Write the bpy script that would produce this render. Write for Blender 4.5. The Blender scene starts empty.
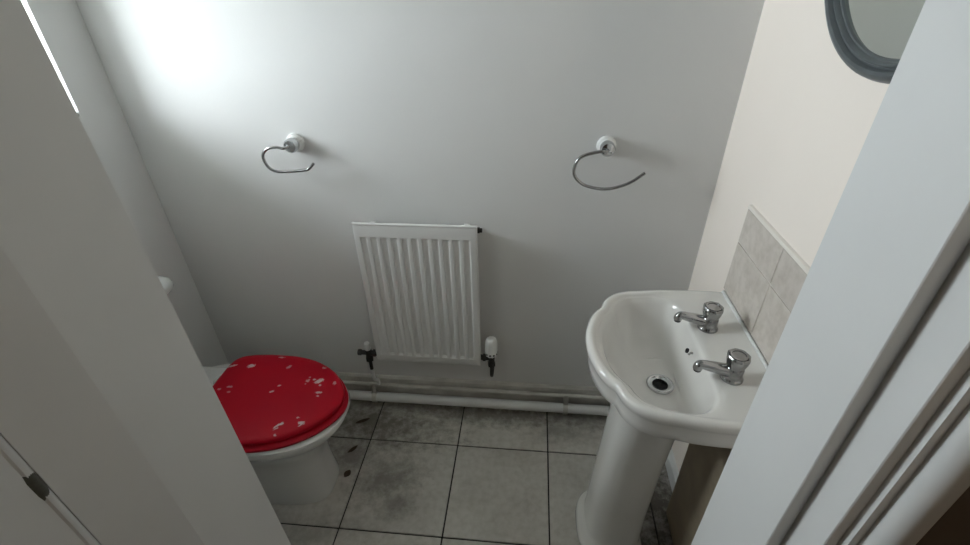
import bpy, bmesh, math, random
from mathutils import Matrix, Vector
random.seed(4)
S = bpy.context.scene
COL = S.collection

# ------------------------------------------------------------------ camera, world, light, exposure
cam = bpy.data.cameras.new('camera'); cam_o = bpy.data.objects.new('camera', cam); COL.objects.link(cam_o)
RT = (0.99536, 0.09486, -0.01614); DN = (0.03765, -0.53830, -0.84191); FW = (-0.08855, 0.83740, -0.53938)
cam_o.matrix_world = Matrix(((RT[0], -DN[0], -FW[0], 0.0), (RT[1], -DN[1], -FW[1], 0.0), (RT[2], -DN[2], -FW[2], 1.6), (0, 0, 0, 1)))
cam.sensor_width = 36; cam.lens = 468 / 970 * 36; cam.clip_start = 0.02
S.camera = cam_o

w = bpy.data.worlds.new('overcast_sky'); S.world = w; w.use_nodes = True
bg = w.node_tree.nodes['Background']; bg.inputs[0].default_value = (0.86, 0.945, 1.0, 1); bg.inputs[1].default_value = 33.0

pl = bpy.data.lights.new('window_portal', 'AREA'); pl.shape = 'RECTANGLE'; pl.size = 0.84; pl.size_y = 0.52; pl.cycles.is_portal = True
po = bpy.data.objects.new('window_portal', pl); COL.objects.link(po); po.location = (-1.50, 1.019, 1.69)
po.rotation_euler = (0, -math.pi / 2, 0)

S.view_settings.view_transform = 'Standard'; S.view_settings.look = 'None'; S.view_settings.gamma = 1
S.view_settings.use_curve_mapping = False; S.view_settings.exposure = 0.0

# ------------------------------------------------------------------ materials
def mat(name, col, rough=0.5, metal=0.0, coat=0.0, var=0.0, vscale=6.0, bump=0.0, bscale=80.0, col2=None, spec=0.5):
    m = bpy.data.materials.new(name); m.use_nodes = True
    nt = m.node_tree; b = nt.nodes['Principled BSDF']
    b.inputs['Base Color'].default_value = (*col, 1); b.inputs['Roughness'].default_value = rough
    b.inputs['Metallic'].default_value = metal; b.inputs['Coat Weight'].default_value = coat; b.inputs['Specular IOR Level'].default_value = spec
    if var or bump: tc = nt.nodes.new('ShaderNodeTexCoord')
    if var:
        n = nt.nodes.new('ShaderNodeTexNoise'); n.inputs['Scale'].default_value = vscale; n.inputs['Detail'].default_value = 5
        nt.links.new(tc.outputs['Object'], n.inputs['Vector'])
        r = nt.nodes.new('ShaderNodeValToRGB'); r.color_ramp.elements[0].position = 0.35; r.color_ramp.elements[1].position = 0.65
        c2 = col2 or tuple(c * (1 - var) for c in col)
        r.color_ramp.elements[0].color = (*c2, 1); r.color_ramp.elements[1].color = (*col, 1)
        nt.links.new(n.outputs['Fac'], r.inputs['Fac']); nt.links.new(r.outputs['Color'], b.inputs['Base Color'])
    if bump:
        n2 = nt.nodes.new('ShaderNodeTexNoise'); n2.inputs['Scale'].default_value = bscale; n2.inputs['Detail'].default_value = 4
        nt.links.new(tc.outputs['Object'], n2.inputs['Vector'])
        bp = nt.nodes.new('ShaderNodeBump'); bp.inputs['Strength'].default_value = bump; bp.inputs['Distance'].default_value = 0.002
        nt.links.new(n2.outputs['Fac'], bp.inputs['Height']); nt.links.new(bp.outputs['Normal'], b.inputs['Normal'])
    return m

M = {}
M['wall'] = mat('white_emulsion', (0.74, 0.735, 0.72), 0.75, var=0.03, vscale=2.5, bump=0.12, bscale=160)
M['wall_warm'] = mat('warm_white_wall', (0.92, 0.835, 0.755), 0.75, var=0.02, vscale=2.5, bump=0.12, bscale=160)  # right wall: warmer and lighter base colour than the other walls
M['ceiling'] = mat('ceiling_white', (0.78, 0.78, 0.77), 0.85, bump=0.1)
M['gloss'] = mat('white_gloss_paint', (0.70, 0.70, 0.685), 0.42, var=0.03, vscale=8, bump=0.06, bscale=60)
M['gloss_old'] = mat('old_gloss_paint', (0.62, 0.60, 0.55), 0.45, var=0.22, vscale=14, bump=0.1, bscale=50)
M['brown'] = mat('brown_hall_paint', (0.16, 0.125, 0.10), 0.8, var=0.15, bump=0.1)
M['carpet'] = mat('hall_carpet', (0.20, 0.17, 0.14), 0.95, var=0.3, vscale=60)
M['grout'] = mat('dark_grout', (0.035, 0.033, 0.03), 0.9)
M['ceramic'] = mat('white_vitreous_china', (0.80, 0.78, 0.74), 0.10, coat=0.4, var=0.02, vscale=3)
M['ceramic_wc'] = mat('white_pan_china', (0.70, 0.70, 0.68), 0.15, coat=0.3, var=0.04, vscale=3)
M['rad'] = mat('radiator_enamel', (0.72, 0.715, 0.695), 0.35, var=0.02, vscale=4)
M['chrome'] = mat('chrome', (0.60, 0.61, 0.62), 0.10, metal=1.0)
M['chrome_dark'] = mat('tarnished_chrome', (0.40, 0.40, 0.40), 0.18, metal=1.0, var=0.3, vscale=90)
M['steel'] = mat('dulled_chrome', (0.38, 0.38, 0.38), 0.16, metal=1.0)
M['valve'] = mat('tarnished_dark_brass', (0.03, 0.028, 0.025), 0.5, metal=0.3)
M['plastic'] = mat('white_plastic', (0.78, 0.78, 0.76), 0.35)
M['hinge'] = mat('grimy_hinge', (0.11, 0.11, 0.085), 0.6, var=0.4, vscale=60)
M['cream'] = mat('cream_glaze', (0.82, 0.77, 0.70), 0.3)
M['black'] = mat('black_void', (0.006, 0.006, 0.006), 0.6)
M['frame'] = mat('mirror_frame_paint', (0.115, 0.13, 0.135), 0.35, var=0.25, vscale=18)
M['silver'] = mat('mirror_silver', (0.80, 0.84, 0.80), 0.02, metal=1.0)
M['box'] = mat('brown_board', (0.36, 0.30, 0.215), 0.55, var=0.2, vscale=12)
M['tilegrout'] = mat('pale_grout', (0.70, 0.66, 0.60), 0.9)
M['ground'] = mat('outside_ground', (0.20, 0.21, 0.17), 0.95, var=0.3, vscale=0.5)
M['leaf'] = mat('dry_leaf', (0.07, 0.042, 0.025), 0.8, var=0.4, vscale=80)

def glass():
    m = bpy.data.materials.new('window_glass'); m.use_nodes = True; nt = m.node_tree; nt.nodes.clear()
    o = nt.nodes.new('ShaderNodeOutputMaterial'); t = nt.nodes.new('ShaderNodeBsdfTransparent'); g = nt.nodes.new('ShaderNodeBsdfGlossy')
    g.inputs['Roughness'].default_value = 0.03; x = nt.nodes.new('ShaderNodeMixShader'); x.inputs[0].default_value = 0.08
    nt.links.new(t.outputs[0], x.inputs[1]); nt.links.new(g.outputs[0], x.inputs[2]); nt.links.new(x.outputs[0], o.inputs[0])
    return m
M['glass'] = glass()

def tile_mat(name, base, dirt, world_seed=0.0, lo=0.42, hi=0.7, scale=5.0, rough=0.38):
    """glazed tile with grime: object coordinates shifted per tile by the object's own random number"""
    m = bpy.data.materials.new(name); m.use_nodes = True; nt = m.node_tree; b = nt.nodes['Principled BSDF']
    geo = nt.nodes.new('ShaderNodeNewGeometry'); oi = nt.nodes.new('ShaderNodeObjectInfo')
    n = nt.nodes.new('ShaderNodeTexNoise'); n.inputs['Scale'].default_value = scale; n.inputs['Detail'].default_value = 8; n.inputs['Roughness'].default_value = 0.66
    nt.links.new(geo.outputs['Position'], n.inputs['Vector'])
    r = nt.nodes.new('ShaderNodeValToRGB'); r.color_ramp.elements[0].position = lo; r.color_ramp.elements[1].position = hi
    r.color_ramp.elements[0].color = (*base, 1); r.color_ramp.elements[1].color = (*dirt, 1)
    nt.links.new(n.outputs['Fac'], r.inputs['Fac'])
    n3 = nt.nodes.new('ShaderNodeTexNoise'); n3.inputs['Scale'].default_value = 45; n3.inputs['Detail'].default_value = 3
    nt.links.new(geo.outputs['Position'], n3.inputs['Vector'])
    r3 = nt.nodes.new('ShaderNodeValToRGB'); r3.color_ramp.elements[0].position = 0.3; r3.color_ramp.elements[1].position = 0.62
    r3.color_ramp.elements[0].color = (0.86, 0.85, 0.83, 1); r3.color_ramp.elements[1].color = (1, 1, 1, 1)
    nt.links.new(n3.outputs['Fac'], r3.inputs['Fac'])
    mu = nt.nodes.new('ShaderNodeMix'); mu.data_type = 'RGBA'; mu.blend_type = 'MULTIPLY'; mu.inputs[0].default_value = 1
    nt.links.new(r.outputs['Color'], mu.inputs[6]); nt.links.new(r3.outputs['Color'], mu.inputs[7])
    hv = nt.nodes.new('ShaderNodeHueSaturation'); ma = nt.nodes.new('ShaderNodeMapRange'); ma.inputs[3].default_value = 0.93; ma.inputs[4].default_value = 1.05
    nt.links.new(oi.outputs['Random'], ma.inputs[0]); nt.links.new(ma.outputs[0], hv.inputs['Value']); nt.links.new(mu.outputs[2], hv.inputs['Color'])
    last = hv.outputs['Color']
    m['_last'] = 1
    b.inputs['Roughness'].default_value = rough
    return m, nt, b, last, geo

def spot_chain(nt, geo, spots, noise_scale, warp, soft):
    """max of soft, noise-ragged discs at fixed places on the thing: grime, chips and painted shade, each with its own shape"""
    n = nt.nodes.new('ShaderNodeTexNoise'); n.inputs['Scale'].default_value = noise_scale; n.inputs['Detail'].default_value = 6; n.inputs['Roughness'].default_value = 0.7
    nt.links.new(geo, n.inputs['Vector'])
    sub = nt.nodes.new('ShaderNodeMath'); sub.operation = 'SUBTRACT'; sub.inputs[1].default_value = 0.5; nt.links.new(n.outputs['Fac'], sub.inputs[0])
    mul = nt.nodes.new('ShaderNodeMath'); mul.operation = 'MULTIPLY'; mul.inputs[1].default_value = warp; nt.links.new(sub.outputs[0], mul.inputs[0])
    prev = None
    for (p, sc, st) in spots:
        mp = nt.nodes.new('ShaderNodeMapping'); mp.vector_type = 'TEXTURE'
        mp.inputs['Location'].default_value = p; mp.inputs['Scale'].default_value = sc[:3]; mp.inputs['Rotation'].default_value = (0, 0, sc[3])
        nt.links.new(geo, mp.inputs['Vector'])
        ln = nt.nodes.new('ShaderNodeVectorMath'); ln.operation = 'LENGTH'; nt.links.new(mp.outputs[0], ln.inputs[0])
        ad = nt.nodes.new('ShaderNodeMath'); ad.operation = 'ADD'; nt.links.new(ln.outputs['Value'], ad.inputs[0]); nt.links.new(mul.outputs[0], ad.inputs[1])
        mr = nt.nodes.new('ShaderNodeMapRange'); mr.inputs[1].default_value = 1 - soft; mr.inputs[2].default_value = 1 + soft; mr.inputs[3].default_value = st; mr.inputs[4].default_value = 0
        nt.links.new(ad.outputs[0], mr.inputs[0])
        if prev is None: prev = mr.outputs[0]
        else:
            mx = nt.nodes.new('ShaderNodeMath'); mx.operation = 'MAXIMUM'; nt.links.new(prev, mx.inputs[0]); nt.links.new(mr.outputs[0], mx.inputs[1]); prev = mx.outputs[0]
    return prev

def mixcol(nt, fac, a, col):
    x = nt.nodes.new('ShaderNodeMix'); x.data_type = 'RGBA'; nt.links.new(fac, x.inputs[0]); nt.links.new(a, x.inputs[6]); x.inputs[7].default_value = (*col, 1)
    return x.outputs[2]

# floor tiles: grey, with drifts of grime along the pipe, by the pan and in the middle; shade painted under the basin
m, nt, b, last, geo = tile_mat('floor_tile_glaze', (0.60, 0.58, 0.535), (0.42, 0.40, 0.36), lo=0.46, hi=0.80, scale=4.0, rough=0.42)
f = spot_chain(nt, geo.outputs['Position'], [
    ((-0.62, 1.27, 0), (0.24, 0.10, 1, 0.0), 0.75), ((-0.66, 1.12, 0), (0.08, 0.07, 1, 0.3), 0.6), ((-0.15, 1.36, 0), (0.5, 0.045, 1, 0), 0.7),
    ((-0.50, 1.02, 0), (0.10, 0.07, 1, 0.5), 0.55), ((-0.44, 0.93, 0), (0.05, 0.04, 1, 0.5), 0.5), ((0.5, 1.02, 0), (0.10, 0.14, 1, 0), 0.95), ((0.45, 0.8, 0), (0.12, 0.15, 1, 0), 0.95),  # the two strongest spots paint shade on the floor under the basin
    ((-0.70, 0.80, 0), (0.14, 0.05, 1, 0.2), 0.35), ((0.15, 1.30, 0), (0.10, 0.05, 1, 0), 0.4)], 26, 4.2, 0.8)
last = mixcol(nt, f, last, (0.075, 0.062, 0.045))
f = spot_chain(nt, geo.outputs['Position'], [((-0.10, 1.30, 0), (0.012, 0.008, 1, 0), 0.7), ((0.02, 1.285, 0), (0.012, 0.008, 1, 0), 0.7), ((-0.36, 1.315, 0), (0.010, 0.007, 1, 0), 0.6)], 60, 0.6, 0.5)
last = mixcol(nt, f, last, (0.6, 0.58, 0.54))
nt.links.new(last, b.inputs['Base Color']); M['floortile'] = m
m, nt, b, last, geo = tile_mat('wall_tile_glaze', (0.68, 0.62, 0.56), (0.61, 0.55, 0.49), lo=0.4, hi=0.68, scale=7.0, rough=0.25)
nt.links.new(last, b.inputs['Base Color']); M['walltile'] = m

# ------------------------------------------------------------------ mesh helpers (vertices in world metres)
def shade(me, ang=40):
    for p in me.polygons: p.use_smooth = True
    try: me.set_sharp_from_angle(angle=math.radians(ang))
    except Exception: pass

def obj(name, bm, material, parent=None, kind=None, label=None, cat=None, group=None, smooth=40, origin=None):
    me = bpy.data.meshes.new(name)
    bmesh.ops.recalc_face_normals(bm, faces=bm.faces)
    off = Vector((0, 0, 0))
    if parent is not None:
        q = parent
        while q is not None: off += q.location; q = q.parent
    loc = Vector(origin) - off if origin is not None else Vector((0, 0, 0))
    bmesh.ops.translate(bm, verts=bm.verts, vec=-(off + loc))
    bm.to_mesh(me); bm.free(); shade(me, smooth)
    me.materials.append(M[material])
    o = bpy.data.objects.new(name, me); COL.objects.link(o); o.location = loc
    if parent is not None: o.parent = parent
    if kind: o['kind'] = kind
    if label: o['label'] = label
    if cat: o['category'] = cat
    if group: o['group'] = group
    return o

def thing(name, label, cat, loc, group=None, kind=None):
    o = bpy.data.objects.new(name, None); COL.objects.link(o); o.location = loc; o.empty_display_size = 0.05
    if label: o['label'] = label
    if cat: o['category'] = cat
    if group: o['group'] = group
    if kind: o['kind'] = kind
    return o

def B(): return bmesh.new()

def box(bm, x0, x1, y0, y1, z0, z1, bev=0.0, seg=2):
    t = bmesh.new()
    vs = [t.verts.new((x, y, z)) for x in (x0, x1) for y in (y0, y1) for z in (z0, z1)]
    for f in ((0, 1, 3, 2), (4, 6, 7, 5), (0, 4, 5, 1), (2, 3, 7, 6), (0, 2, 6, 4), (1, 5, 7, 3)): t.faces.new([vs[i] for i in f])
    if bev: bmesh.ops.bevel(t, geom=t.edges[:], offset=bev, segments=seg, profile=0.5, affect='EDGES')
    merge(bm, t); return bm

def merge(bm, t):
    me = bpy.data.meshes.new('tmp'); t.to_mesh(me); t.free(); bm.from_mesh(me); bpy.data.meshes.remove(me)

def loft(bm, rings, cap0=True, cap1=True, closed=True):
    vr = [[bm.verts.new(p) for p in r] for r in rings]
    n = len(rings[0])
    for a, b2 in zip(vr, vr[1:]):
        for i in range(n if closed else n - 1):
            j = (i + 1) % n
            bm.faces.new((a[i], a[j], b2[j], b2[i]))
    if cap0: bm.faces.new(vr[0])
    if cap1: bm.faces.new(vr[-1])
    return bm

def lathe(bm, prof, c, axis=(0, 0, 1), n=28, cap0=True, cap1=True):
    a = Vector(axis).normalized(); u = a.orthogonal().normalized(); v = a.cross(u); c = Vector(c)
    return loft(bm, [[c + a * h + (u * math.cos(t) + v * math.sin(t)) * max(r, 1e-5) for t in [2 * math.pi * i / n for i in range(n)]] for r, h in prof], cap0, cap1)

def catmull(P, per=8, closed=False):
    P = [Vector(p) for p in P]; n = len(P); out = []
    rng = range(n) if closed else range(n - 1)
    for i in rng:
        p0 = P[(i - 1) % n] if closed or i > 0 else P[0] * 2 - P[1]
        p1 = P[i]; p2 = P[(i + 1) % n]
        p3 = P[(i + 2) % n] if closed or i + 2 < n else P[-1] * 2 - P[-2]
        for k in range(per):
            t = k / per
            out.append(0.5 * ((2 * p1) + (p2 - p0) * t + (2 * p0 - 5 * p1 + 4 * p2 - p3) * t * t + (3 * p1 - p0 - 3 * p2 + p3) * t ** 3))
    if not closed: out.append(P[-1])
    return out

def tube(bm, P, r, n=14, cap=True):
    P = [Vector(p) for p in P]; rad = r if isinstance(r, (list, tuple)) else [r] * len(P)
    T = [(P[min(i + 1, len(P) - 1)] - P[max(i - 1, 0)]).normalized() for i in range(len(P))]
    u = T[0].orthogonal().normalized(); rings = []
    for i, p in enumerate(P):
        u = (u - T[i] * u.dot(T[i])).normalized(); v = T[i].cross(u)
        rings.append([p + (u * math.cos(a) + v * math.sin(a)) * rad[i] for a in [2 * math.pi * k / n for k in range(n)]])
    return loft(bm, rings, cap, cap)

def extrude_z(bm, prof, z0, z1):
    return loft(bm, [[Vector((x, y, z0)) for x, y in prof], [Vector((x, y, z1)) for x, y in prof]])

# ------------------------------------------------------------------ room dimensions
XL, XR, YB, YF, ZC = -1.31, 0.572, 1.424, 0.44, 2.40
YH = 0.2766                       # hall side of the partition
DXL, DXR, DZ = -0.449, 0.290, 2.0  # clear opening at the stops
RXL, RXR = -0.4515, 0.3055           # lining face in the rebate
YS = 0.314                         # hall side of the stop

# ground outside the window
bm = B(); box(bm, -14, -1.6, -9, 11, -0.25, -0.15); obj('ground', bm, 'ground', kind='structure')

bm = B(); box(bm, XL - .95, XL - .28, -1.0, 2.6, 2.16, 2.30); obj('sky_blocker', bm, 'gloss', kind='structure')  # unseen overhang added to keep high sky light off the lower room
# floor: grout bed with tiles
bm = B(); box(bm, XL - .02, XR + .02, YF - .16, YB + .02, -0.06, -0.004); floor = obj('floor', bm, 'grout', kind='structure')
gx = [-0.61 + 0.36 * k for k in range(-2, 4)]; gx = [XL] + [g for g in gx if XL + .02 < g < XR - .01] + [XR]
gy = [YF - 0.15, 0.463, 0.827, 1.193, YB]
for i in range(len(gx) - 1):
    for j in range(len(gy) - 1):
        x0, x1, y0, y1 = gx[i], gx[i + 1], gy[j], gy[j + 1]
        if j == 0:
            x0, x1 = max(x0, RXL), min(x1, RXR)
            if x1 - x0 < .03: continue
        g = 0.0026
        bm = B(); dz = random.uniform(-.0006, .0006)
        box(bm, x0 + g, x1 - g, y0 + g, y1 - g, -0.02, dz, bev=0.0012, seg=1)
        obj('tile', bm, 'floortile', floor)
bm = B(); box(bm, -1.7, 1.5, -1.5, YF - .16, -0.06, 0.0); obj('floor_hall', bm, 'carpet', kind='structure')

# walls
bm = B(); box(bm, XL - .28, XR + .12, YB, YB + .12, 0, ZC); obj('wall_back', bm, 'wall', kind='structure')
bm = B(); box(bm, XR, XR + .12, YF, YB, 0, ZC); obj('wall_right', bm, 'wall_warm', kind='structure')
WY0, WY1, WZ0, WZ1 = 0.75, 1.275, 1.268, 2.12
bm = B()
for a in ((YF - .16, YB, 0, WZ0), (YF - .16, YB, WZ1, ZC), (YF - .16, WY0, WZ0, WZ1), (WY1, YB, WZ0, WZ1)): box(bm, XL - .28, XL, *a)
obj('wall_left', bm, 'wall', kind='structure')
bm = B()
box(bm, XL, RXL - .03, YH, YF, 0, ZC); box(bm, RXR + .03, XR + .12, YH, YF, 0, ZC); box(bm, RXL - .03, RXR + .03, YH, YF, DZ + .06, ZC)
obj('wall_front', bm, 'wall', kind='structure')
bm = B(); box(bm, XL - .28, XR + .12, YF - .17, YB + .12, ZC, ZC + .1); obj('ceiling', bm, 'ceiling', kind='structure')
# hall shell
bm = B(); box(bm, RXR + .03, 1.5, YH - .006, YH, 0, ZC); box(bm, 1.4, 1.5, -1.5, YH - .006, 0, ZC); obj('wall_hall_right', bm, 'brown', kind='structure')
bm = B(); box(bm, -1.7, 1.5, -1.6, -1.5, 0, ZC); obj('wall_hall_rear', bm, 'brown', kind='structure')
bm = B(); box(bm, -1.8, -1.7, -1.6, YH, 0, ZC); box(bm, -1.7, RXL - .03, YH - .006, YH, 0, ZC); obj('wall_hall_left', bm, 'brown', kind='structure')
bm = B(); box(bm, -1.8, 1.5, -1.6, YF - .17, ZC, ZC + .1); obj('ceiling_hall', bm, 'ceiling', kind='structure')

# window in the left wall
win = thing('window_1', None, None, (XL - .2, 1.019, WZ0), kind='structure')
fx0, fx1 = XL - .26, XL - .20
bm = B(); fw = .045
box(bm, fx0, fx1, WY0, WY0 + fw, WZ0, WZ1, .004); box(bm, fx0, fx1, WY1 - fw, WY1, WZ0, WZ1, .004)
box(bm, fx0, fx1, WY0 + fw, WY1 - fw, WZ0, WZ0 + fw, .004); box(bm, fx0, fx1, WY0 + fw, WY1 - fw, WZ1 - fw, WZ1, .004)
obj('window_frame', bm, 'plastic', win)
bm = B(); box(bm, fx0 + .02, fx0 + .026, WY0 + fw, WY1 - fw, WZ0 + fw, WZ1 - fw); obj('pane', bm, 'glass', win)
bm = B(); box(bm, fx1, XL - .0, WY0, WY1, WZ0, WZ0 + .012, .003); obj('window_sill', bm, 'gloss', win)

# door lining (jambs, head, stops) and architraves
LEAN = -.025                      # the old left jamb and its door lean a little
def lean(bm, k=LEAN):
    for v in bm.verts: v.co.x += k * (v.co.z - 1.15)
    return bm
bm = B(); extrude_z(bm, [(-.495, YF), (-.4465, YF), (-.4465, YS - .003), (-.4625, .2335), (-.495, .2335)], 0, DZ + .04); jl = obj('trim_1', lean(bm), 'gloss', kind='structure', smooth=5)
bm = B(); box(bm, RXR, RXR + .03, YH, YF, 0, DZ + .06, .0012, 1); jr = obj('trim_2', lean(bm, .0063), 'gloss', kind='structure')
bm = B(); box(bm, DXR, RXR, YS + .0025, YF, 0, DZ, .0012, 1); obj('door_stop', lean(bm, .0063), 'gloss', jr)
bm = B(); box(bm, RXL, RXR, YH, YF, DZ + .015, DZ + .06); jh = obj('trim_3', bm, 'gloss', kind='structure')
bm = B(); box(bm, RXL, RXR, YS, YF, DZ, DZ + .015); obj('door_stop', bm, 'gloss', jh)
arc = [(0.3247 + 0.013 * (1 - math.cos(a)), 0.2620 - 0.0145 * math.sin(a)) for a in [math.pi / 2 * k / 8 for k in range(9)]]
prof = [(0.3167, 0.2766), (0.3167, 0.2684), (0.3247, 0.2684)] + arc + [(0.343, 0.2475), (0.347, 0.250), (0.349, 0.2766)]
bm = B(); extrude_z(bm, prof, 0, DZ + .07); obj('trim_4', lean(bm, .0063), 'gloss', kind='structure', smooth=30)

# the open door leaf beyond the left jamb
d = thing('door_1', None, None, (-0.47, 0.232, 0), kind='structure')
arc = [(-.4655 + .0065 * math.cos(a), .2265 + .0065 * math.sin(a)) for a in [math.pi * .9 * k / 10 for k in range(11)]]
prof = [(-.4610, -.50), (-.4610, .2225), (-.4592, .2245)] + arc + [(-.498, .2335), (-.498, -.50)]
bm = B(); extrude_z(bm, prof, .012, 1.98); obj('door_leaf', lean(bm), 'gloss', d, smooth=30)
bm = B(); n = 24
lathe(bm, [(.0005, -.038), (.0045, -.028), (.0064, -.010), (.0066, .010), (.0045, .028), (.0005, .038)], (-.4648, .2264, 1.190), n=20); obj('hinge', lean(bm), 'hinge', d)

# baseboards
def board(x0, x1, y, top):
    return [(x0, x1, y, top)]
prof = [(YB, 0.0), (YB - .016, 0.0), (YB - .016, 0.108), (YB - .0145, 0.114), (YB - .0145, .117), (YB - .013, .126), (YB - .006, .134), (YB, .136)]
bm = B(); loft(bm, [[Vector((x, y, z)) for y, z in prof] for x in (XL, XR)]); obj('baseboard_back', bm, 'gloss_old', kind='structure', smooth=30)
prof = [(XR, 0.0), (XR - .015, 0.0), (XR - .015, 0.06), (XR - .006, .072), (XR, .074)]
bm = B(); loft(bm, [[Vector((x, y, z)) for x, z in prof] for y in (YF, YB - .016)]); obj('baseboard_right', bm, 'gloss', kind='structure', smooth=30)

# ------------------------------------------------------------------ wash basin on its pedestal
CY = 0.915
U = .212
def radial(pts, n=144, per=10):
    """closed outline (u, v) from half points, sampled along rays from (U, 0)"""
    half = catmull([(a, c, 0) for a, c in pts], per)
    loop = [(p.x, p.y) for p in half] + [(p.x, -p.y) for p in reversed(half[1:-1])]
    out = []
    for k in range(n):
        t = 2 * math.pi * (k + .5) / n; dx, dy = math.cos(t), math.sin(t); best = 0
        for i in range(len(loop)):
            ax, ay = loop[i][0] - U, loop[i][1]; bx_, by_ = loop[(i + 1) % len(loop)][0] - U, loop[(i + 1) % len(loop)][1]
            ex, ey = bx_ - ax, by_ - ay; den = dx * ey - dy * ex
            if abs(den) < 1e-12: continue
            s = (ax * ey - ay * ex) / den; q = (ax * dy - ay * dx) / den
            if s > 0 and -1e-9 <= q <= 1 + 1e-9: best = max(best, s)
        out.append((dx, dy, best))
    return out
O_ = radial([(0.0, 0), (0, .10), (0, .20), (0.0, .232), (.012, .244), (.06, .247), (.14, .247), (.20, .243), (.245, .235), (.285, .230), (.322, .213), (.347, .187), (.358, .163), (.364, .147), (.379, .131), (.396, .101), (.409, .060), (.4145, .028), (.416, 0)])
I_ = radial([(.140, 0), (.140, .07), (.142, .125), (.152, .168), (.175, .195), (.212, .204), (.245, .201), (.275, .195), (.303, .178), (.320, .155), (.328, .136), (.341, .118), (.357, .090), (.369, .055), (.374, .026), (.375, 0)])
def bring(fr, z, inset=0.0, mode='O'):
    out = []
    for k in range(len(O_)):
        dx, dy, ro = O_[k]; ri = I_[k][2]
        if mode == 'O': r = ro - inset
        elif mode == 'I': r = ri + inset
        elif mode == 'OI': r = (ro - .022) * (1 - fr) + (ri + .006) * fr
        else: r = ri * (1 - fr) + .029 * fr
        zz = z(k) if callable(z) else z
        out.append(Vector((XR - .0005 - (U + dx * r), CY + dy * r, zz)))
    return out
rings = [bring(0, .655, .10), bring(0, .69, .07), bring(0, .728, .036), bring(0, .736, .018), bring(0, .744, .011), bring(0, .765, .009), bring(0, .784, .0095), bring(0, .795, .004), bring(0, .806, 0), bring(0, .814, .001),
         bring(0, .819, .005), bring(0, .8215, .012), bring(0, .8195, .020), bring(.15, .815, mode='OI'), bring(.5, .8125, mode='OI'), bring(.9, .812, mode='OI'), bring(0, .8105, .006, 'I'),
         bring(0, .806, .001, 'I'), bring(.03, .797, mode='D'), bring(.09, .775, mode='D'), bring(.18, .748, mode='D'), bring(.30, .722, mode='D'), bring(.45, .702, mode='D'), bring(.62, .690, mode='D'), bring(.8, .684, mode='D'), bring(1, .680, mode='D'), bring(1.0, .655, mode='D')]
basin = thing('pedestal_basin', 'white ceramic pedestal wash basin with two chrome taps on the right wall', 'basin', (0.36, CY, 0))
bm = B(); loft(bm, rings, False, True); obj('bowl', bm, 'ceramic', basin, smooth=60)
# pedestal
def sec(x0, x1, hb, z, p=2.8, n=64):
    cx, a = (x0 + x1) / 2, (x1 - x0) / 2; out = []
    for k in range(n):
        t = 2 * math.pi * k / n; c, s = math.cos(t), math.sin(t)
        q = p if c < 0 else 6
        out.append(Vector((cx + a * math.copysign(abs(c) ** (2 / q), c), CY + hb * math.copysign(abs(s) ** (2 / q), s), z)))
    return out
bm = B()
loft(bm, [sec(.202, .405, .118, 0), sec(.200, .407, .120, .008), sec(.202, .406, .118, .026), sec(.208, .402, .112, .038), sec(.220, .396, .100, .045), sec(.226, .392, .093, .060), sec(.230, .394, .089, .2), sec(.242, .400, .088, .4), sec(.252, .408, .092, .56), sec(.256, .414, .098, .65), sec(.256, .420, .103, .690), sec(.264, .40, .09, .690), sec(.270, .39, .08, .62)])
obj('pedestal', bm, 'ceramic', basin, smooth=50)
# waste
bm = B(); lathe(bm, [(.0345, -.002), (.0350, .002), (.0335, .0040), (.0300, .0045), (.0240, .0030), (.0200, .0005), (.0185, -.006), (.0185, -.012)], (0.36, CY, .682), n=36, cap0=False, cap1=False); wr = obj('waste', bm, 'chrome', basin)
bm = B(); lathe(bm, [(.0188, -.0125), (.0188, -.0105)], (0.36, CY, .682), n=28)
for a in range(3):
    t = a * math.pi / 3; dx, dy = math.cos(t) * .0185, math.sin(t) * .0185
    tube(bm, [(0.36 - dx, CY - dy, .6715), (0.36 + dx, CY + dy, .6715)], .0012, 6)
obj('waste_hole', bm, 'black', wr)
bm = B(); lathe(bm, [(.0065, 0), (.0065, .003), (.0045, .0035), (.004, .0)], (0.4170, CY + .028, .778), (-1, 0, .45), n=22); ov = obj('overflow', bm, 'black', basin)
bm = B(); tube(bm, catmull([(0.4215, CY + .006, .790), (.4150, CY + .006, .790), (.4125, CY + .006, .785)], 4), .0030, 8); obj('plug_stay', bm, 'chrome_dark', basin)

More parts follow.
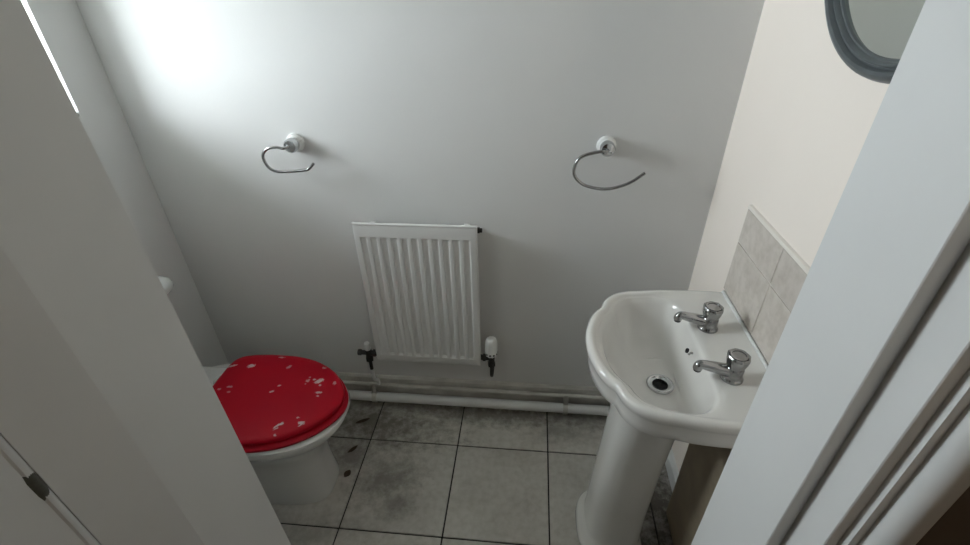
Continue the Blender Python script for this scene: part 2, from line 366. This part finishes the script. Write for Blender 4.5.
def tap(y, twist):
    x, z = 0.474, .8125
    t = thing('tap', None, None, (x - 0.36, y - CY, z)); t.parent = basin
    bm = B()
    lathe(bm, [(.0250, 0), (.0250, .003), (.0235, .006), (.0215, .009), (.0205, .018), (.0205, .030), (.0185, .036), (.0150, .039)], (x, y, z), n=30)
    obj('body', bm, 'chrome_dark', t)
    bm = B()
    P = catmull([(x - .004, y, z + .020), (x - .025, y + twist * .3, z + .024), (x - .050, y + twist * .7, z + .0285), (x - .068, y + twist, z + .0315), (x - .0755, y + twist, z + .0300), (x - .0775, y + twist, z + .0245), (x - .0775, y + twist, z + .020)], 6)
    rr = [.0165 - .0060 * min(1, i / 18) for i in range(len(P))]
    tube(bm, P, rr, 18); so = obj('spout', bm, 'steel', t)
    bm = B(); tip = P[-1]; lathe(bm, [(.0085, .001), (.0085, -.006), (.007, -.007)], tip, n=18); obj('nozzle', bm, 'valve', so)
    n = 48; rings = []
    for r, h in [(.0170, .028), (.0178, .033), (.0200, .041), (.0228, .051), (.0245, .061), (.0240, .0665), (.0215, .069), (.0195, .067)]:
        rings.append([Vector((x + math.cos(a) * r * (1 + .03 * math.cos(8 * a)), y + math.sin(a) * r * (1 + .03 * math.cos(8 * a)), z + h)) for a in [2 * math.pi * k / n for k in range(n)]])
    bm = B(); loft(bm, rings); kn = obj('knob', bm, 'steel', t, smooth=50)
    bm = B(); lathe(bm, [(.0185, .0675), (.0183, .069), (.0150, .0693), (.0148, .0677), (.006, .0682)], (x, y, z), n=28); obj('cap', bm, 'steel', kn)
tap(CY + .083, .006); tap(CY - .096, .004)

# sealant bead and splashback
bm = B(); tube(bm, [(XR - .0095, CY - .240, .8200), (XR - .0095, CY + .241, .8200)], .0060, 8); obj('sealant', bm, 'plastic', basin)
sp = thing('tile_splashback', 'beige marbled ceramic tile splashback above the wash basin', 'splashback', (XR, CY, .82))
bm = B(); box(bm, XR - .006, XR - .0005, .66, 1.168, .826, 1.083); obj('grout_bed', bm, 'tilegrout', sp)
ys = [.66, .7505, .9585, 1.167]; zs = [.8265, .9795, 1.0775]
for i in range(3):
    for j in range(2):
        bm = B(); box(bm, XR - .0085, XR - .003, ys[i] + .0013, ys[i + 1] - .0013, zs[j] + .0013, zs[j + 1] - .0013, .0012, 1); obj('tile', bm, 'walltile', sp)
bm = B()
pr = [(XR - .0005, 1.078), (XR - .010, 1.078), (XR - .0098, 1.0815), (XR - .007, 1.0855), (XR - .0005, 1.087)]
loft(bm, [[Vector((x, y, z)) for x, z in pr] for y in (.66, 1.168)]); obj('edge_trim', bm, 'cream', sp)

# brown boxing behind the pedestal
bm = B(); box(bm, .510, XR - .016, .66, .985, 0.001, .665, .022, 5); obj('pipe_boxing', bm, 'box', label='brown pipe boxing standing against the wall behind the basin pedestal', cat='boxing', smooth=50)

# ------------------------------------------------------------------ mirror
MY, MZ, MR = .886, 1.722, .28
mir = thing('round_mirror', 'round mirror in a slate grey moulded frame high on the right wall', 'mirror', (XR, MY, MZ))
bm = B(); n = 96
profm = [(.000, .002), (.000, .010), (-.002, .013), (-.003, .018), (-.006, .022), (-.011, .024), (-.016, .0225), (-.0195, .0175), (-.0205, .0150), (-.0225, .0150), (-.0245, .0185), (-.0275, .0190), (-.030, .0165), (-.0315, .011), (-.034, .010), (-.0365, .004)]
rings = []
for k in range(n):
    a = 2 * math.pi * k / n
    rings.append([Vector((XR - h, MY + math.cos(a) * (MR + r), MZ + math.sin(a) * (MR + r) * 1.015)) for r, h in profm])
rings.append(rings[0]); loft(bm, rings, False, False, closed=False); bmesh.ops.remove_doubles(bm, verts=bm.verts, dist=1e-5)
obj('frame', bm, 'frame', mir, smooth=35)
bm = B(); loft(bm, [[Vector((XR - h, MY + math.cos(a) * (MR - .034), MZ + math.sin(a) * (MR - .034) * 1.015)) for a in [2 * math.pi * k / n for k in range(n)]] for h in (.002, .006)])
obj('mirror_glass', bm, 'silver', mir)

# ------------------------------------------------------------------ radiator
RX0, RX1, RZ0, RZ1, RY = -.581, -.164, .302, .911, 1.334
rad = thing('panel_radiator', 'white ribbed steel panel radiator hung on the back wall', 'radiator', ((RX0 + RX1) / 2, RY + .05, RZ0))
nf = 11; mx = .022; pitch = (RX1 - RX0 - 2 * mx + .010) / nf
xs = [(RX0, 0.006), (RX0 + .004, 0.001), (RX0 + .008, 0)]
for k in range(nf):
    a = RX0 + mx - .002 + k * pitch
    xs += [(a, 0), (a + .004, 1), (a + pitch - .0145, 1), (a + pitch - .009, 0)]
xs += [(RX1 - .008, 0), (RX1 - .004, .001), (RX1, .006)]
zl = [(RZ0, 0, .012), (RZ0 + .003, 0, .003), (RZ0 + .010, 0, 0), (RZ0 + .036, 0, 0), (RZ0 + .046, 1, 0), (RZ1 - .055, 1, 0), (RZ1 - .048, 0, 0), (RZ1 - .012, 0, 0), (RZ1 - .003, 0, .003), (RZ1, 0, .012)]
bm = B()
grid = []
for z, e, extra in zl:
    grid.append([bm.verts.new((x, RY + (.0055 * e if d_ == 1 else d_) + extra, z)) for x, d_ in xs])
for r0, r1 in zip(grid, grid[1:]):
    for i in range(len(xs) - 1): bm.faces.new((r0[i], r0[i + 1], r1[i + 1], r1[i]))
panel = obj('front_panel', bm, 'rad', rad, smooth=25)
bm = B(); box(bm, RX0 + .006, RX1 - .006, RY + .012, RY + .022, RZ0 + .004, RZ1 - .004, .004); obj('water_panel', bm, 'rad', rad)
bm = B(); tube(bm, [(RX0 + .001, RY + .006, RZ1 - .002), (RX1 - .001, RY + .006, RZ1 - .002)], .0055, 10); obj('top_seam', bm, 'rad', rad)
bm = B()
for k in range(28):
    x = RX0 + .014 + k * (RX1 - RX0 - .028) / 27
    box(bm, x - .0008, x + .0008, RY + .022, RY + .052, RZ0 + .03, RZ1 - .03)
o = obj('convector_fins', bm, 'rad', rad); 
for x in (RX0 + .045, RX1 - .045):
    bm = B(); box(bm, x - .010, x + .010, RY + .052, YB - .001, RZ0 + .03, RZ1 - .030, .003); obj('bracket', bm, 'rad', rad)
bm = B(); lathe(bm, [(.010, 0), (.010, .010), (.0075, .011), (.0075, .018), (.004, .019)], (RX1 - .004, RY + .016, RZ1 - .018), (1, 0, 0), n=16); obj('bleed_valve', bm, 'valve', rad)
# lockshield valve (left)
VY = RY + .017
def valve(x, side, head):
    z = RZ0 + (.034 if head else .026)
    name = 'thermostatic_valve' if head else 'lockshield_valve'
    bm = B()
    ex = RX1 - .004 if side > 0 else RX0 + .004
    lathe(bm, [(.011, 0), (.011, abs(x - ex))], (ex, VY, z), (side, 0, 0), n=14)
    lathe(bm, [(.0145, .010), (.0145, .022)], (ex, VY, z), (side, 0, 0), n=6)
    lathe(bm, [(.010, -.040), (.0135, -.036), (.0135, -.020), (.0115, -.016), (.0135, 0), (.0135, .014), (.011, .020)], (x, VY, z), n=16)
    lathe(bm, [(.0155, -.040), (.0155, -.022)], (x, VY, z), n=6)
    if not head:
        lathe(bm, [(.0095, 0), (.0095, .020), (.0125, .022), (.0125, .034), (.008, .036)], (x - .008, VY, z), (side, 0, 0), n=14)
    tube(bm, [(x, VY, z - .036), (x, VY, z - .090)] if not head else catmull([(x, VY, z - .036), (x, VY, z - .085), (x, VY + .004, z - .098), (x, VY + .018, z - .106), (x, YB - .001, z - .108)], 5), .0070, 12)
    v = obj(name, bm, 'valve', rad)
    if head:
        n = 40; rings = []
        for r, h in [(.0150, .014), (.0220, .018), (.0235, .030), (.0235, .068), (.0225, .082), (.0190, .093), (.012, .099), (.004, .100)]:
            rings.append([Vector((x + math.cos(a) * r * (1 + .045 * math.cos(10 * a)), VY + math.sin(a) * r * (1 + .045 * math.cos(10 * a)), z + h)) for a in [2 * math.pi * k / n for k in range(n)]])
        bm = B(); loft(bm, rings); hd = obj('head', bm, 'plastic', v, smooth=60)
        for a in (-2.3, -1.7, -1.1, -.5, .1):
            bm = B(); c = Vector((x + math.cos(a) * .0232, VY + math.sin(a) * .0232, z + .030)); lathe(bm, [(.0038, 0), (.0036, .0022)], c, (math.cos(a), math.sin(a), 0), n=10); obj('slot', bm, 'black', hd)
    else:
        bm = B(); lathe(bm, [(.0105, .016), (.0120, .020), (.0120, .044), (.0105, .050), (.004, .052)], (x, VY, z), n=20); obj('cap', bm, 'plastic', v)
    return z - .088
vx0, vx1 = RX0 - .036, RX1 + .040
zb = valve(vx0, -1, False); valve(vx1, 1, True)
# white painted tails down to the pipe run
PY, PZ, PR = 1.378, .047, .0205
bm = B(); tube(bm, catmull([(vx0, VY, zb), (vx0, VY + .002, zb - .04), (vx0, VY + .012, zb - .075), (vx0, 1.3905, zb - .105), (vx0, 1.3905, .1105)], 5), .0072, 12)
obj('radiator_tail_pipe', bm, 'gloss', label='thin white painted pipe dropping from the left radiator valve to the skirting', cat='pipe')
# pipe run along the skirting
bm = B(); tube(bm, [(XL + .002, PY, PZ - .001), (-.9, PY, PZ), (-.2, PY, PZ + .001), (XR - .017, PY, PZ)], PR, 20)
obj('skirting_pipe', bm, 'gloss', label='thick white painted pipe running along the foot of the back wall', cat='pipe')
bm = B(); tube(bm, [(XL + .002, 1.3965, .1015), (-.2, 1.3965, .1025), (XR - .017, 1.3965, .1015)], .0085, 14)
obj('skirting_pipe', bm, 'gloss_old', label='thin white painted pipe just above the thick pipe along the back wall', cat='pipe')
def clip(x, label):
    bm = B(); n = 14; t = .0045
    prof = []
    for k in range(n + 1):
        a = -math.pi / 2 - math.pi * k / n
        prof.append((PY + math.cos(a) * (PR + t), PZ + math.sin(a) * (PR + t)))
    prof += [(PY + .006, PZ + PR + t + .002), (1.3865, .092), (1.3865, .116), (1.3845, .116), (1.3835, .092), (PY - .004, PZ + PR + t + .003)]
    rev = []
    prof = [(PY + .012, PZ - PR - t)] + prof
    loft(bm, [[Vector((xx, y, z)) for y, z in prof] for xx in (x - .0095, x + .0095)])
    obj('pipe_clip', bm, 'gloss_old', label=label, cat='pipe clip', group='clips on the skirting pipe', smooth=30)
clip(-.638, 'painted pipe clip on the skirting pipe below the left radiator valve'); clip(.183, 'painted pipe clip on the skirting pipe nearest the wash basin')

# ------------------------------------------------------------------ towel rings
def towel_ring(cx, cz, pts, label, group):
    t = thing('towel_ring', label, 'towel ring', (cx, YB, cz), group)
    ax = (0, -1, 0)
    bm = B(); lathe(bm, [(.028, .0005), (.029, .004), (.0285, .012), (.026, .016), (.0225, .018), (.0215, .024)], (cx, YB, cz), ax, n=32); obj('wall_plate', bm, 'plastic', t)
    bm = B(); lathe(bm, [(.0210, .0235), (.0220, .028), (.0220, .044), (.0185, .050), (.008, .052)], (cx, YB, cz), ax, n=28); bs = obj('boss', bm, 'chrome', t)
    P = [(x, y, z) for x, y, z in pts]
    bm = B(); tube(bm, catmull(P, 6), .0048, 12); obj('ring', bm, 'steel', t)
r1 = [(-.745, 1.386, 1.158), (-.754, 1.370, 1.154), (-.7662, 1.36, 1.1521), (-.784, 1.36, 1.1555), (-.814, 1.36, 1.1514), (-.8345, 1.36, 1.1333), (-.8371, 1.36, 1.112), (-.8268, 1.36, 1.0881), (-.8006, 1.36, 1.0765), (-.7562, 1.36, 1.0783), (-.7063, 1.36, 1.0841), (-.6928, 1.36, 1.0906), (-.6775, 1.36, 1.1053)]
r2 = [(.226, 1.384, 1.154), (.2189, 1.362, 1.1571), (.194, 1.36, 1.1554), (.1571, 1.36, 1.1452), (.1373, 1.36, 1.1294), (.1291, 1.36, 1.0999), (.1354, 1.36, 1.077), (.157, 1.36, 1.0564), (.1888, 1.36, 1.0453), (.2287, 1.36, 1.0415), (.2669, 1.36, 1.0495), (.3033, 1.36, 1.0667), (.3372, 1.36, 1.0949)]
towel_ring(-.750, 1.153, r1, 'chrome open towel ring on the back wall nearest the toilet', 'chrome towel rings on the back wall')
towel_ring(.224, 1.157, r2, 'chrome open towel ring on the back wall nearest the wash basin', 'chrome towel rings on the back wall')

# ------------------------------------------------------------------ toilet
TY, LY = .995, 1.003
# red chipped paint
m = bpy.data.materials.new('chipped_red_paint'); m.use_nodes = True; nt = m.node_tree; b = nt.nodes['Principled BSDF']
geo = nt.nodes.new('ShaderNodeNewGeometry')
rgb = nt.nodes.new('ShaderNodeRGB'); rgb.outputs[0].default_value = (0.46, 0.001, 0.012, 1)
sp_ = lambda x, y, a, c, r=0, st=1.0: ((x, y, .452), (a * .85, c * .85, .03, r), st)
spots = [sp_(-1.019, 1.117, 0.017, 0.005, 0.4, 0.9), sp_(-0.949, 1.121, 0.013, 0.009, 0.3, 1), sp_(-0.863, 1.173, 0.012, 0.004, 0, 0.7), sp_(-0.814, 1.127, 0.01, 0.007, 1.2, 0.6), sp_(-0.690, 1.134, 0.008, 0.006, 0, 0.5), sp_(-0.682, 1.069, 0.016, 0.01, 0.6, 0.8), sp_(-0.720, 1.068, 0.007, 0.008, 0, 0.5), sp_(-0.665, 1.019, 0.012, 0.005, 0, 0.9), sp_(-0.699, 1.075, 0.006, 0.004, 0, 0.8), sp_(-0.673, 1.075, 0.006, 0.005, 0, 0.6), sp_(-0.660, 1.005, 0.005, 0.004, 0, 0.7), sp_(-0.671, 1.052, 0.006, 0.004, 0, 0.7), sp_(-0.820, 1.011, 0.008, 0.004, 0.6, 0.9), sp_(-0.807, 1.039, 0.007, 0.004, 0.3, 0.9), sp_(-0.971, 1.021, 0.011, 0.005, 0, 0.6), sp_(-1.001, 1.009, 0.006, 0.005, 0, 0.5), sp_(-0.962, 0.998, 0.008, 0.004, 0, 0.4), sp_(-0.735, 0.882, 0.017, 0.004, 0.9, 1), sp_(-0.727, 0.889, 0.007, 0.006, 0.2, 1), sp_(-0.730, 0.848, 0.005, 0.004, 0, 0.9), sp_(-0.736, 0.870, 0.008, 0.003, 0.8, 0.8), sp_(-0.687, 0.916, 0.005, 0.004, 0, 0.8), sp_(-0.668, 0.898, 0.01, 0.008, 0.2, 1), sp_(-0.668, 0.890, 0.009, 0.003, 0.9, 0.8), sp_(-0.646, 0.871, 0.006, 0.005, 0, 0.6), sp_(-0.636, 0.854, 0.006, 0.005, 0, 0.7), sp_(-0.626, 1.066, 0.006, 0.009, 0.3, 0.5), sp_(-0.719, 1.084, 0.004, 0.003, 0, 0.6), sp_(-0.722, 1.053, 0.003, 0.003, 0, 0.6)]
f = spot_chain(nt, geo.outputs['Position'], spots, 150, 3.4, 0.25)
n = nt.nodes.new('ShaderNodeTexNoise'); n.inputs['Scale'].default_value = 9; nt.links.new(geo.outputs['Position'], n.inputs['Vector'])
base = mixcol(nt, n.outputs['Fac'], rgb.outputs[0], (0.38, 0.001, 0.016))
nt.links.new(mixcol(nt, f, base, (0.62, 0.50, 0.50)), b.inputs['Base Color'])
b.inputs['Roughness'].default_value = .42; b.inputs['Specular IOR Level'].default_value = .18
M['red'] = m

def egg(dx=0.0, per=8):
    pts = [(-1.038, 0), (-1.038, .06), (-1.037, .110), (-1.030, .146), (-1.008, .170), (-.965, .182), (-.90, .187), (-.82, .186), (-.75, .173), (-.69, .148), (-.635, .108), (-.597, .060), (-.581, .027), (-.577, 0)]
    h = catmull([(x, v, 0) for x, v in pts], per)
    loop = [(p.x, p.y) for p in h] + [(p.x, -p.y) for p in reversed(h[1:-1])]
    out = []
    for i in range(len(loop)):
        a, c = loop[i - 1], loop[(i + 1) % len(loop)]
        tx, ty = c[0] - a[0], c[1] - a[1]; l = math.hypot(tx, ty) or 1
        # loop runs rear -> +v side -> front, so the outward normal is (-ty, tx)
        out.append((loop[i][0] - ty / l * dx, loop[i][1] + tx / l * dx))
    return out
def ering(d_, z, tilt=0.0): return [Vector((x, LY + v, z + tilt * (x + .82))) for x, v in egg(d_)]
def escale(k, z): return [Vector((-.82 + (x + .82) * k, LY + v * k, z)) for x, v in egg(0)]
wc = thing('toilet', 'white close coupled toilet with a chipped red seat and lid', 'toilet', (-.95, TY, 0))
bm = B(); loft(bm, [escale(.93, .4285), ering(-.006, .4285), ering(-.001, .431), ering(.0005, .440), ering(-.003, .446), ering(-.010, .449), escale(.88, .4505), escale(.6, .452)]); lid = obj('lid', bm, 'red', wc, smooth=50)
bm = B(); rs = [ering(-.062, .4035), ering(-.004, .4035), ering(.007, .406), ering(.009, .415), ering(.003, .4215), ering(-.012, .4240), ering(-.058, .4240), ering(-.064, .418)]
rs.append(rs[0]); loft(bm, rs, False, False); bmesh.ops.remove_doubles(bm, verts=bm.verts, dist=1e-6); obj('seat', bm, 'red', wc, smooth=50)
# pan
def psec(x0, x1, hb, z, p=2.6, back=5, n=80):
    cx, a = x0 + (x1 - x0) * .5, (x1 - x0) / 2; out = []
    for k in range(n):
        t = 2 * math.pi * k / n; c, s = math.cos(t), math.sin(t); q = p if c > 0 else back
        out.append(Vector((cx + a * math.copysign(abs(c) ** (2 / q), c), TY + hb * math.copysign(abs(s) ** (2 / q), s), z)))
    return out
bm = B()
loft(bm, [psec(-1.22, -.682, .104, 0, 3.6), psec(-1.22, -.680, .105, .02, 3.6), psec(-1.215, -.688, .100, .10, 3.4), psec(-1.21, -.690, .102, .18, 3.2), psec(-1.20, -.676, .116, .24, 3.0), psec(-1.19, -.640, .142, .30, 2.6), psec(-1.18, -.600, .172, .345, 2.4), psec(-1.17, -.578, .188, .372, 2.3), psec(-1.165, -.570, .192, .390, 2.3), psec(-1.163, -.573, .190, .400, 2.3), psec(-1.155, -.583, .182, .403, 2.3)])
obj('pan', bm, 'ceramic_wc', wc, smooth=50)
bm = B(); box(bm, XL + .004, -1.015, TY - .148, TY + .146, .33, .424, .014, 4); obj('rear_deck', bm, 'ceramic_wc', wc, smooth=50)
for s in (-1, 1):
    bm = B(); lathe(bm, [(.010, -.016), (.010, .016)], (-1.044, TY + s * .068, .430), (0, 1, 0), n=16); lathe(bm, [(.013, 0), (.013, .008)], (-1.049, TY + s * .068, .4235), n=16); obj('seat_hinge', bm, 'chrome', wc)
# cistern
def csec(x1, hb, z, n=96, e=.28):
    x0 = XL + .003; cx, a = (x0 + x1) / 2, (x1 - x0) / 2
    return [Vector((cx + a * math.copysign(abs(math.cos(t)) ** e, math.cos(t)), TY - .01 + hb * math.copysign(abs(math.sin(t)) ** e, math.sin(t)), z)) for t in [2 * math.pi * k / n for k in range(n)]]
bm = B(); loft(bm, [csec(-1.165, .105, .425), csec(-1.155, .115, .44), csec(-1.148, .128, .6), csec(-1.146, .140, .757)]); cs = obj('cistern', bm, 'ceramic_wc', wc, smooth=50)
bm = B(); loft(bm, [csec(-1.142, .140, .757), csec(-1.122, .172, .760, e=.34), csec(-1.116, .178, .768, e=.36), csec(-1.116, .178, .782, e=.36), csec(-1.120, .174, .793, e=.38), csec(-1.130, .165, .800, e=.4), csec(-1.148, .148, .803, e=.4)]); obj('cistern_lid', bm, 'ceramic_wc', wc, smooth=50)
bm = B(); lathe(bm, [(.022, 0), (.022, .004), (.018, .006), (.017, .004)], (-1.22, TY, .803), n=24); obj('flush_button', bm, 'chrome', wc)

# dry leaf scraps on the tiles by the pan
def leaf(x, y, l, wd, rot, label):
    bm = B(); n = 7; rows = []
    for i in range(n):
        t = i / (n - 1); ww = wd * math.sin(math.pi * min(.97, t * .94 + .03)) ** .8
        z = .0022 + .006 * (t - .5) ** 2 * 4 * .7
        c, s = math.cos(rot), math.sin(rot)
        rows.append([Vector((x + c * (t - .5) * l - s * v, y + s * (t - .5) * l + c * v, z + abs(v) * .35 + k * .0008)) for k in (0, 1) for v in ((-ww, 0, ww) if k == 0 else (ww, 0, -ww))])
    loft(bm, rows); obj('dry_leaf', bm, 'leaf', label=label, cat='leaf', group='leaf scraps on the floor', smooth=60)
leaf(-0.649, 1.028, .032, .013, 1.2, 'small dry brown leaf scrap on the floor beside the toilet foot')
leaf(-0.665, 1.136, .045, .008, .9, 'thin brown leaf scrap on the tile between toilet and wall pipe')
leaf(-0.669, 1.277, .060, .008, .5, 'long dark leaf scrap on the floor below the left radiator valve')

# ------------------------------------------------------------------ added hall lamp, unseen behind the camera, for warm fill light
lamp = thing('fill_lamp', 'added warm fill globe lamp on the unseen hall ceiling', 'lamp', (.45, -.65, ZC))
bm = B(); lathe(bm, [(.05, -.0005), (.05, -.012), (.03, -.022), (.012, -.03), (.012, -.05)], (.45, -.65, ZC), n=28); obj('ceiling_rose', bm, 'plastic', lamp)
m = bpy.data.materials.new('lit_globe'); m.use_nodes = True; b = m.node_tree.nodes['Principled BSDF']; b.inputs['Base Color'].default_value = (.9, .85, .75, 1)
b.inputs['Emission Color'].default_value = (1, .80, .58, 1); b.inputs['Emission Strength'].default_value = 24; M['globe'] = m
bm = B(); lathe(bm, [(.07 * math.sin(math.pi * k / 16), -.115 - .07 * math.cos(math.pi * k / 16)) for k in range(17)], (.45, -.65, ZC), n=28, cap0=False, cap1=False); bmesh.ops.remove_doubles(bm, verts=bm.verts, dist=1e-4); obj('globe', bm, 'globe', lamp)
